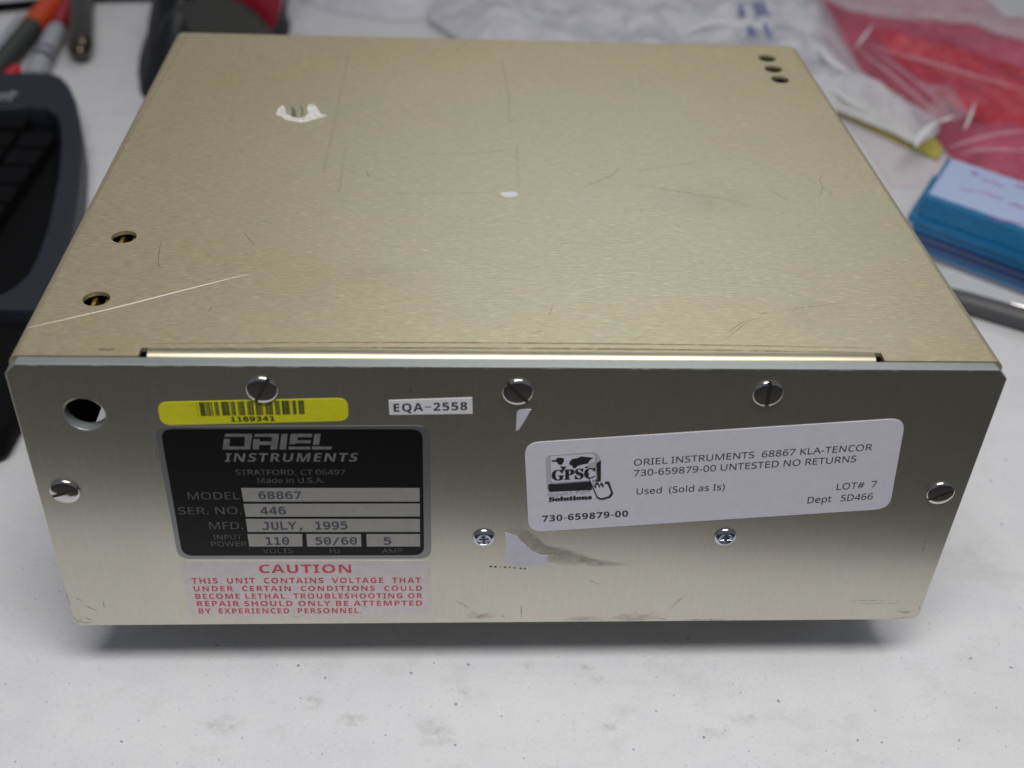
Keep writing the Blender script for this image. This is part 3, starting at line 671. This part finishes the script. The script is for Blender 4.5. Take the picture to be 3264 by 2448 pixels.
# ------------------------------------------------------------------ pens at the back left
def pen(name, pa, pb, h, rad, parts, label, cat, group=None):
    """parts: list of (name, t0, t1, radius profile, material) along the pen from pa to pb"""
    a, b = GR(pa, h), GR(pb, h); root = empty(name, Wd(Vector((a.x, a.y, -GAP)))); tag(root, label, cat, group)
    for (nm, prof, mt, lab) in parts:
        o = tube(nm, [a+(b-a)*t for t, r in prof], [r for t, r in prof], mt, root, 20)
        if lab: o['label'] = lab
    return root
M_or = mat('orange_red_plastic', (.55, .052, .003), .4); M_crim = mat('crimson_plastic', (.30, .01, .035), .35)
M_gr = mat('dark_grey_rubber', (.035, .037, .035), .5); M_wh = worn(mat('grey_white_barrel', (.36, .37, .40), .35), .1); M_dk = mat('dark_bronze_metal', (.11, .095, .075), .22, .85)
pen('marker_pen', B5(-170, 1270), B5(1010, -120), 9, 0, [
    ('barrel', [(0, 5.8), (.06, 6.2), (.52, 6.6), (.55, 6.4)], M_gr, None),
    ('cap', [(.552, 7.0), (.60, 7.4), (.84, 7.3), (.98, 6.9), (1, 6.2)], M_or, None)], 'dark grey marker with bright orange red cap behind the keyboard', 'marker')
pen('marker_pen', B5(540, 1310), B5(950, 470), 7, 0, [
    ('barrel', [(0, 6.0), (.1, 6.4), (.85, 6.4), (.97, 5.8), (1, 3.5)], M_wh, None),
    ('print_band', [(.30, 6.5), (.36, 6.5)], M_inkb, None), ('print_band', [(.44, 6.5), (.48, 6.5)], M_inkb, None)], 'white marker barrel lying between the orange cap and the bronze pen', 'marker')
pen('marker_pen', B5(-120, 1080), B5(440, 330), 7, 0, [
    ('barrel', [(0, 6.0), (.1, 6.3), (.9, 6.3), (1, 4)], M_wh, None), ('nib_cap', [(-.12, 6.2), (.02, 6.6), (.08, 6.6)], M_kbd, None)], 'pale marker with black end at the far left, beyond the orange capped one', 'marker')
pen('marker_pen', B5(80, 1320), B5(300, 1120), 6, 0, [('cap', [(0, 3.6), (.8, 3.6), (1, 2.2)], mat('red_cap', (.62, .02, .04), .4), None)], 'small red marker tip just behind the keyboard corner', 'marker')
pen('bronze_pen', B5(1345, -160), B5(1330, 900), 8, 0, [
    ('barrel', [(0, 8.4), (.5, 8.2), (.85, 8.0), (.93, 7.0), (.975, 5.0), (1.0, 1.8)], M_dk, None),
    ('clip', [(.1, 1.2), (.7, 1.2)], M_kbd, None)], 'dark bronze metal pen with rounded end pointing at the viewer', 'pen')
pen('marker_pen', B5(960, 420), B5(1250, -200), 7, 0, [('cap', [(0, 4.0), (.06, 4.8), (.9, 4.8), (1, 4)], M_crim, None)], 'dark crimson capped marker squeezed between orange cap and bronze pen', 'marker')
cb = tube('cable', [GR(B5(*p), 3) for p in ((-600, 230), (-100, 130), (300, 95), (800, 40), (1300, -30), (2000, -50), (2700, -60))], 3.4, M_kbd, None, 12, loc=Wd(GR(B5(800, 40))))
tag(cb, 'thick black cable lying across the table behind the markers', 'cable')

# ------------------------------------------------------------------ black holder with red roll
HB = empty('desk_holder', Wd(Vector((-118, 430, -GAP)))); tag(HB, 'black moulded desk holder with dark red disc behind the box corner', 'desk holder')
M_hb = mat('black_gloss_plastic', (.008, .009, .011), .5); M_hg = mat('dark_olive_plastic', (.040, .041, .037), .5)
foot = [GR(p, 0) for p in ((548, -60), (516, 0), (497, 70), (468, 125), (448, 180), (440, 225), (443, 262), (458, 312), (540, 330), (700, 260), (840, 170), (922, 108), (896, 80), (888, 50), (885, 0), (860, -60))]
cen = sum(foot, Vector())/len(foot)
sp_ = smoothpath(foot+[foot[0]], 4)[:-1]; vs = []; fs = []; prof = [(1.0, 0), (1.0, 5), (.97, 8), (.93, 12), (.92, 26), (.88, 44), (.78, 62), (.55, 72), (.25, 76)]
lean = Vector((-.30, -.18, 0))
for s, h in prof:
    for p in sp_:
        q = cen+(p-cen)*s; q = q+Vector((h*.22, h*.16, h)) ; vs.append(Wd(q))
K = len(sp_)
for i in range(len(prof)-1):
    for k in range(K): fs.append((i*K+k, i*K+(k+1) % K, (i+1)*K+(k+1) % K, (i+1)*K+k))
fs.append(tuple(range((len(prof)-1)*K, len(prof)*K)))
# ------------------------------------------------------------------ everything at the right
def bag(name, outline, hfun, mt, parent=None, step=6, loc=None, seed=0, smooth=True):
    """crumpled sheet over an outline on the table (survey mm, z ignored)"""
    P = [Vector((p.x, p.y)) for p in outline]; n_ = len(P)
    def inside(x, y):
        c = False
        for i in range(n_):
            a, b = P[i], P[i-1]
            if (a.y > y) != (b.y > y) and x < (b.x-a.x)*(y-a.y)/(b.y-a.y)+a.x: c = not c
        return c
    def dist(x, y):
        q = Vector((x, y)); best = 1e9
        for i in range(n_):
            a, b = P[i-1], P[i]; ab = b-a; t = max(0, min(1, (q-a).dot(ab)/max(ab.length_squared, 1e-9))); best = min(best, (q-a-ab*t).length)
        return best
    pts = []; ed = []
    for i in range(n_):
        a, b = P[i-1], P[i]; k = max(1, int((b-a).length/step))
        for j in range(k): pts.append(a.lerp(b, j/k))
    m_ = len(pts); ed = [(i, (i+1) % m_) for i in range(m_)]
    xs = [p.x for p in P]; ys = [p.y for p in P]; rnd = random.Random(seed); x = min(xs)
    while x < max(xs):
        y = min(ys)
        while y < max(ys):
            X, Yy = x+rnd.uniform(-.3, .3)*step, y+rnd.uniform(-.3, .3)*step
            if inside(X, Yy) and dist(X, Yy) > step*.6: pts.append(Vector((X, Yy)))
            y += step
        x += step
    r = delaunay_2d_cdt(pts, ed, [], 1, 1e-4)
    vs = [Wd((v.x, v.y, -GAP+hfun(v.x, v.y, dist(v.x, v.y)))) for v in r[0]]
    fs = [tuple(f) for f in r[2] if inside(*(sum((r[0][i] for i in f), Vector((0, 0)))/3))]
    return obj(name, vs, fs, mt, parent, smooth, loc=loc)
def ridged(x, y, s, seed=0):
    return 1-abs(noise.noise(Vector((x/s, y/s, seed*3.7))))*2
hb = obj('body', vs, fs, M_hb, HB, True)
# curved olive cheek and dark red roll facing the camera, above the foot
def disc(name, cpx, yv, rad, th, mt, parent, seg=48):
    c = on(cpx[0], cpx[1], 1, yv)
    o = prism(name, [circle(c, rad, 1, seg)], NF, th, mt, parent, lift=0); bevel(o, .003, 3, 50); return o
disc('cheek', (690, 190), 436, 36, 8, M_hg, HB); disc('cheek', (610, 10), 441, 19, 6, M_hb, HB)
disc('red_roll', (718, -15), 449, 32, 22, worn(mat('dark_red_tape', (.22, .006, .02), .35), .1), HB)

def film_mat(name, tint, alpha, rough=.12, bump=.25, sc=90):
    """thin plastic film: mostly see-through, milky and glossy"""
    m_ = mat(name, tint, rough, 0, .6); N_ = NB(m_); b_ = N_.b
    f = N_.noise((sc, sc, sc), 4, .6); a_ = N_.math('ADD', N_.math('MULTIPLY', f, .25), alpha-.12)
    N_.l(a_, b_.inputs['Alpha']); N_.bump(f, bump, .004); return m_
M_clear = film_mat('milky_clear_film', (.74, .74, .80), .22, .12)
M_fold = film_mat('fold_glint_film', (.92, .92, .93), .78, .15)  # folds coloured near white to paint the glints along the creases
M_fold2 = film_mat('pink_fold_film', (.75, .45, .50), .35, .2)
M_wbag = film_mat('white_poly_film', (.74, .74, .79), .70, .13, .5, 130)
M_pink = film_mat('pink_antistatic_film', (.62, .13, .23), .29, .13, .5, 140)
M_pinkd = worn(mat('mauve_contents', (.46, .075, .13), .5), .4, 22); M_redc = worn(mat('bright_red_foam', (.56, .012, .014), .40), .3, 40)

# white poly bag behind the box and at its right
wb = [GR(p, 6) for p in [(1330, -90), (1370, 60), (1500, 150), (1700, 190), (2000, 240), (2300, 300), (2560, 330), (2640, 345)]+[A2(*q) for q in ((1000, 742), (1170, 812), (1340, 880), (1500, 965), (1640, 880), (1660, 790), (1450, 700), (1180, 560), (1060, 330), (980, 150), (900, 40))]+[(2600, -90)]]
def h_wb(x, y, d):
    e = min(1, d/22); return 6+e*(7+7*noise.noise(Vector((x/38, y/38, 1)))+6*ridged(x, y, 55, 2)+2*noise.noise(Vector((x/14, y/14, 4)))+1.5*ridged(x, y, 12, 15))
WB = bag('plastic_bag', wb, h_wb, M_wbag, None, 5, loc=Wd(GR((2450, 60))), seed=3, smooth=False)
tag(WB, 'wrinkled clear plastic bag with blue print behind the box back right corner', 'plastic bag')
M_blue = mat('blue_bag_print', (.10, .13, .45), .5)
def on_bag(px, extra=1.0):
    h = 10
    for _ in range(4):
        p = GR(px, h); h = h_wb(p.x, p.y, 22)+extra
    return GR(px, h)
for (a_, b_, t_) in ((A2(165, 215), A2(310, 222), 178), (A2(165, 285), A2(270, 290), 262), (A2(560, 180), A2(670, 190), 155)):
    lettering('03100' if t_ == 178 else 'BAG', a_, b_, A2(0, t_)[1], mat('grey_blue_print', (.22, .24, .34), .5), WB, plane=on_bag, n=NT, lift=.3, name='printed_mark')
for s_, (xa, ya, xb, yb) in enumerate(((300, -10, 385, 235), (400, -10, 460, 130), (380, 120, 420, 240), (470, 150, 520, 245), (440, -20, 500, 110))):
    for q in range(6):
        t0 = q/6; t1 = t0+.10
        pa = A2(xa+(xb-xa)*t0, ya+(yb-ya)*t0); pb = A2(xa+(xb-xa)*t0+34, ya+(yb-ya)*t0+6); pc = A2(xa+(xb-xa)*t1+34, ya+(yb-ya)*t1+8); pd_ = A2(xa+(xb-xa)*t1, ya+(yb-ya)*t1)
        prism('printed_mark', [[on_bag(p, 2.2) for p in (pa, pb, pc, pd_)]], NT, .05, M_blue, WB, lift=.3)

# pale crumpled sheet at the top centre
ws = [GR(p) for p in ((880, -120), (960, 10), (1080, 45), (1250, 70), (1420, 60), (1600, 90), (1760, 60), (1850, -20), (1800, -120))]
WS = bag('plastic_bag', ws, lambda x, y, d: .8+min(1, d/15)*(7+6*noise.noise(Vector((x/45, y/30, 7)))+3*ridged(x, y, 40, 5)), M_wbag, None, 7, loc=Wd(GR((1350, 0))), seed=5)
tag(WS, 'pale crumpled plastic sheet lying on the table beyond the back edge of the box', 'plastic bag')

# yellow pad under the bag
yp = [GR(p, 3)+Vector((0, 4.0, 0)) for p in [A2(960, 735), A2(1180, 845), A2(1380, 940), A2(1480, 985), A2(1655, 1062), A2(1690, 1000), A2(1560, 860), A2(1250, 640), A2(1000, 620)]]
o = prism('notepad', [yp], NT, 1.6, worn(mat('yellow_paper', (.50, .45, .08), .6), .08), None, loc=Wd(GR(A2(1400, 880)))); tag(o, 'flat yellow notepad sticking out from under the pink bag', 'notepad')
ol = [GR(p, 3)+Vector((0, 4.2, 0)) for p in [A2(955, 728), A2(1180, 838), A2(1380, 933), A2(1480, 978)]]
ribbon('shadowed_edge', [p+Vector((1.0, -1.2, 0)) for p in ol], 2.0, mat('olive_edge_shade', (.10, .10, .03), .6), o, NT, .12, False)  # the pad's shadowed edge painted as a dark olive strip

# thin sheet below it, coloured as the pinkish shade of bag and pads
sp2 = [GR(A2(*p), .4) for p in ((930, 700), (1500, 985), (1700, 1040), (1620, 1245), (1420, 1235), (1330, 1240), (1150, 960))]
o = prism('pink_shade_sheet', [sp2], NT, .3, worn(mat('pale_pink_shade', (.60, .56, .575), .7), .05), None, loc=Wd(GR(A2(1400, 1100)))); tag(o, 'pale pinkish sheet standing in for tinted shade between the box and the blue stack', 'tinted shade')

# pink bag with red contents
apex = GR(A2(1040, 240))
pk = [GR(p, 5) for p in [A2(740, -60), A2(800, 120), A2(880, 260), A2(1000, 400), A2(1110, 500), A2(1150, 640), A2(1280, 740), A2(1450, 790), A2(1600, 830), A2(1700, 1000), A2(1800, 1085), A2(1900, 1135), A2(2050, 1165), A2(2300, 1200), A2(2600, 1240), A2(2700, 300), A2(2206, 215), A2(1900, 85), A2(1500, 60), A2(1080, 10), A2(900, -80)]]
def h_pk(x, y, d):
    v = Vector((x-apex.x, y-apex.y)); th = math.atan2(v.y, v.x); rr = v.length; e = min(1, d/26)
    return 2+e*(16+5*abs(math.sin(th*7+rr*.004))*min(1, rr/80)+7*noise.noise(Vector((x/60, y/60, 9)))+3.0*ridged(x, y, 26, 6)+1.6*ridged(x, y, 11, 8))
PK = bag('pink_bag', pk, h_pk, M_pink, None, 5, loc=Wd(GR(A2(1500, 500))), seed=8, smooth=False)
tag(PK, 'translucent pink plastic bag spread over the table at the right, filled with red pieces', 'plastic bag')
ins = [GR(A2(*p), 7) for p in ((790, -40), (890, 220), (1040, 380), (1150, 520), (1400, 720), (1600, 790), (1750, 975), (1880, 1090), (2050, 1125), (2400, 1165), (2600, 330), (2150, 215), (1900, 110), (1500, 80), (1080, 30), (900, -60))]
MV = bag('padded_pouch', ins, lambda x, y, d: .8+min(1, d/25)*(9+6*noise.noise(Vector((x/70, y/70, 3)))), M_pinkd, None, 9, loc=Wd(GR(A2(1500, 400))), seed=9)
tag(MV, 'mauve padded pouch inside the pink bag', 'pouch')
rd = [GR(A2(*p)) for p in ((1130, 292), (1300, 330), (1600, 405), (1900, 500), (2206, 600), (2600, 720), (2600, 1010), (2300, 985), (2050, 950), (1850, 900), (1700, 830), (1620, 740), (1450, 580), (1300, 450))]
def h_rd(x, y, d): return 10+min(1, d/12)*(5+5*abs(math.sin(math.atan2(y-apex.y, x-apex.x)*22)))+4*noise.noise(Vector((x/50, y/50, 2)))
RD = bag('red_sheet', rd, h_rd, M_redc, None, 6, loc=Wd(GR(A2(1800, 700))), seed=11)
tag(RD, 'bright red folded sheet fanning out inside the pink bag', 'red sheet')
# clear corner of film at the tip of the pink bag, with the glossy fold
ce = [GR(A2(*p)) for p in ((1440, 740), (1600, 790), (1660, 800), (1720, 830), (1760, 900), (1800, 960), (1700, 1000), (1480, 985), (1500, 900), (1560, 840))]
def h_ce(x, y, d):
    return 19+min(1, d/10)*(6+4*ridged(x, y, 30, 12))
CE = bag('clear_flap', ce, h_ce, M_clear, PK, 5, seed=12)
def fold(pts, h, rad, mt, par):
    P_ = smoothpath([GR(A2(*p), h) for p in pts], 5); n_ = len(P_); tube('fold', P_, [max(.15, rad*math.sin(math.pi*(i+.3)/(n_-.4))) for i in range(n_)], mt, par, 10, flat=.6)
fold(((1490, 975), (1520, 900), (1580, 840), (1640, 800)), 24, 2.4, M_fold, PK)
fold(((1640, 800), (1690, 790), (1740, 765)), 27, 1.2, M_fold, PK); fold(((1810, 860), (1850, 770), (1885, 670)), 29, .9, M_fold, PK); fold(((1100, 310), (1150, 240), (1210, 160)), 25, 1.1, M_fold, PK)
fold(((1130, 285), (1500, 390), (1850, 490), (2300, 630)), 27, 1.5, M_fold2, PK); fold(((1060, 290), (1300, 470), (1500, 640), (1650, 780)), 24, 1.6, M_fold2, PK)
fold(((1700, 980), (1850, 930), (2050, 880), (2300, 860)), 25, 1.6, M_fold2, PK); fold(((1200, 330), (1450, 500), (1700, 720)), 26, 1.0, M_fold2, PK)
fold(((1780, 1010), (1950, 985), (2250, 1000)), 16, 1.8, M_fold2, PK)
fold(((-60, 205), (60, 175), (200, 150), (380, 158), (560, 200), (720, 290)), 16, 2.6, M_fold, WB); fold(((780, 230), (860, 330), (960, 430), (1100, 500)), 17, 2.6, M_fold, WB)
fold(((300, -40), (360, 90), (430, 200)), 17, 2.0, M_fold, WB); fold(((480, -40), (520, 80), (560, 190)), 17, 1.6, M_fold, WB); fold(((850, 420), (880, 520), (1010, 640), (1180, 720)), 13, 1.5, M_fold, WB)

# stack of blue edged pads
M_bl = worn(mat('blue_card', (.008, .15, .34), .45), .15); M_bld = worn(mat('deep_blue_card', (.006, .05, .19), .45), .15); M_lb = worn(mat('pale_blue_paper', (.42, .50, .72), .5), .05)
M_edge2 = mat('grey_page_edge', (.34, .36, .44), .6); M_pinkk = see(mat('magenta_ink', (.45, .14, .42), .6), .8, .35, .55, 300)
def pad(zb, th, dx, dy, mt, label, over=0):
    H_ = 34.0
    P_ = [GR(B4(*p), H_) for p in ((680, 330), (1559, 640))]
    L0, R0 = P_[0], P_[1]; ax = (R0-L0).normalized(); back = Vector((-ax.y, ax.x, 0))
    if back.y < 0: back = -back
    L1 = GR(B4(895, -10), H_); bk = (L1-L0); dep = bk.length; bk = bk.normalized()
    off = ax*dx+back*dy
    a_ = L0+off; b_ = L0+ax*150+off; c_ = b_+bk*dep; d_ = a_+bk*dep
    Lp = [Vector((p.x, p.y, -GAP+zb+th)) for p in (a_, b_, c_, d_)]
    root = empty('blue_pad', Wd(Vector((a_.x, a_.y, -GAP+zb)))); tag(root, label, 'pad', 'stack of blue pads at the right edge')
    o_ = prism('cover', [rounded(Lp, [1.5, 1, 1, 1], 4)], NT, th, mt, root); bevel(o_, (over or min(th*.45, 2.2))*MM, 5, 50)
    return root, Lp, ax, bk
zb = 0
layers = ((2.6, 5, 4.5, M_edge2, 'grey sheet at the very bottom of the blue stack'), (1.2, 4, 3.4, M_lb, 'pale blue sheet lying on the grey bottom sheet'),
          (2.6, 2.5, 2.2, M_bl, 'lowest bright blue pad, just above the pale bottom sheet'), (1.0, 2.2, 1.8, M_edge2, 'thin grey sheet above the lowest bright blue pad'),
          (2.4, 1.2, 1.0, M_bld, 'lower of the two deep blue pads between the thin grey sheets'), (1.3, .4, 1.2, M_edge2, 'thin grey sheet in the middle of the blue stack'),
          (2.6, -.5, .2, M_bld, 'upper deep blue pad in the middle of the blue stack'), (2.2, -1.6, -.6, M_bl, 'blue pad under the paler edged one near the stack top'),
          (.8, -2.6, -.2, M_lb, 'thin pale sheet third from the top of the stack'), (3.4, -4.2, -1.4, M_bl, 'blue pad sticking out furthest left, right under the top pad'))
for (th, dx, dy, mt, lab) in layers:
    th *= 1.12; pad(zb, th-.15, dx, dy, mt, lab); zb += th
rt, Lp, ax, bk = pad(zb+.3, 10.0, 0, 0, M_bl, 'top pad of the blue stack, pale blue cover with magenta handwriting', 4.2)
zt_ = Lp[0].z
q = [Lp[0]+bk*4.5+ax*1.5, Lp[1]+bk*4.5, Lp[2], Lp[3]+ax*2]
prism('paper_cover', [q], NT, .2, M_lb, rt, lift=.25)
rr_ = random.Random(4)
for (x, y, ln) in ((1185, 215, 200), (1000, 290, 380), (1490, 260, 90), (1420, 420, 150), (1250, 540, 310), (1100, 150, 60)):
    pts = [GR(B4(x+ln*t/8, y+ln*.2*t/8+rr_.uniform(-14, 14)), zt_+GAP) for t in range(9)]
    ribbon('handwriting', smoothpath(pts, 3), 1.4, M_pinkk, rt, NT, .35, False)

# grey pen at the right edge
M_gp = mat('grey_lacquer', (.075, .075, .08), .5, .1)
a_, b_ = GR(B4(960, 1255), 5), GR(B4(2000, 1560), 5)
root = empty('grey_pen', Wd(Vector((a_.x, a_.y, -GAP)))); tag(root, 'dark grey pen lying on the table in front of the blue stack', 'pen')
tube('barrel', [a_+(b_-a_)*t for t in (-.25, -.2, .1, .5, .9, 1.0)], [2, 4.2, 4.9, 5.0, 5.0, 4], M_gp, root, 24)
tube('clip', [a_+(b_-a_)*t+Vector((0, 1, 5.4)) for t in (.45, .5, .9)], [.7, .9, .9], M_scr, root, 8)
bpy.context.view_layer.update()
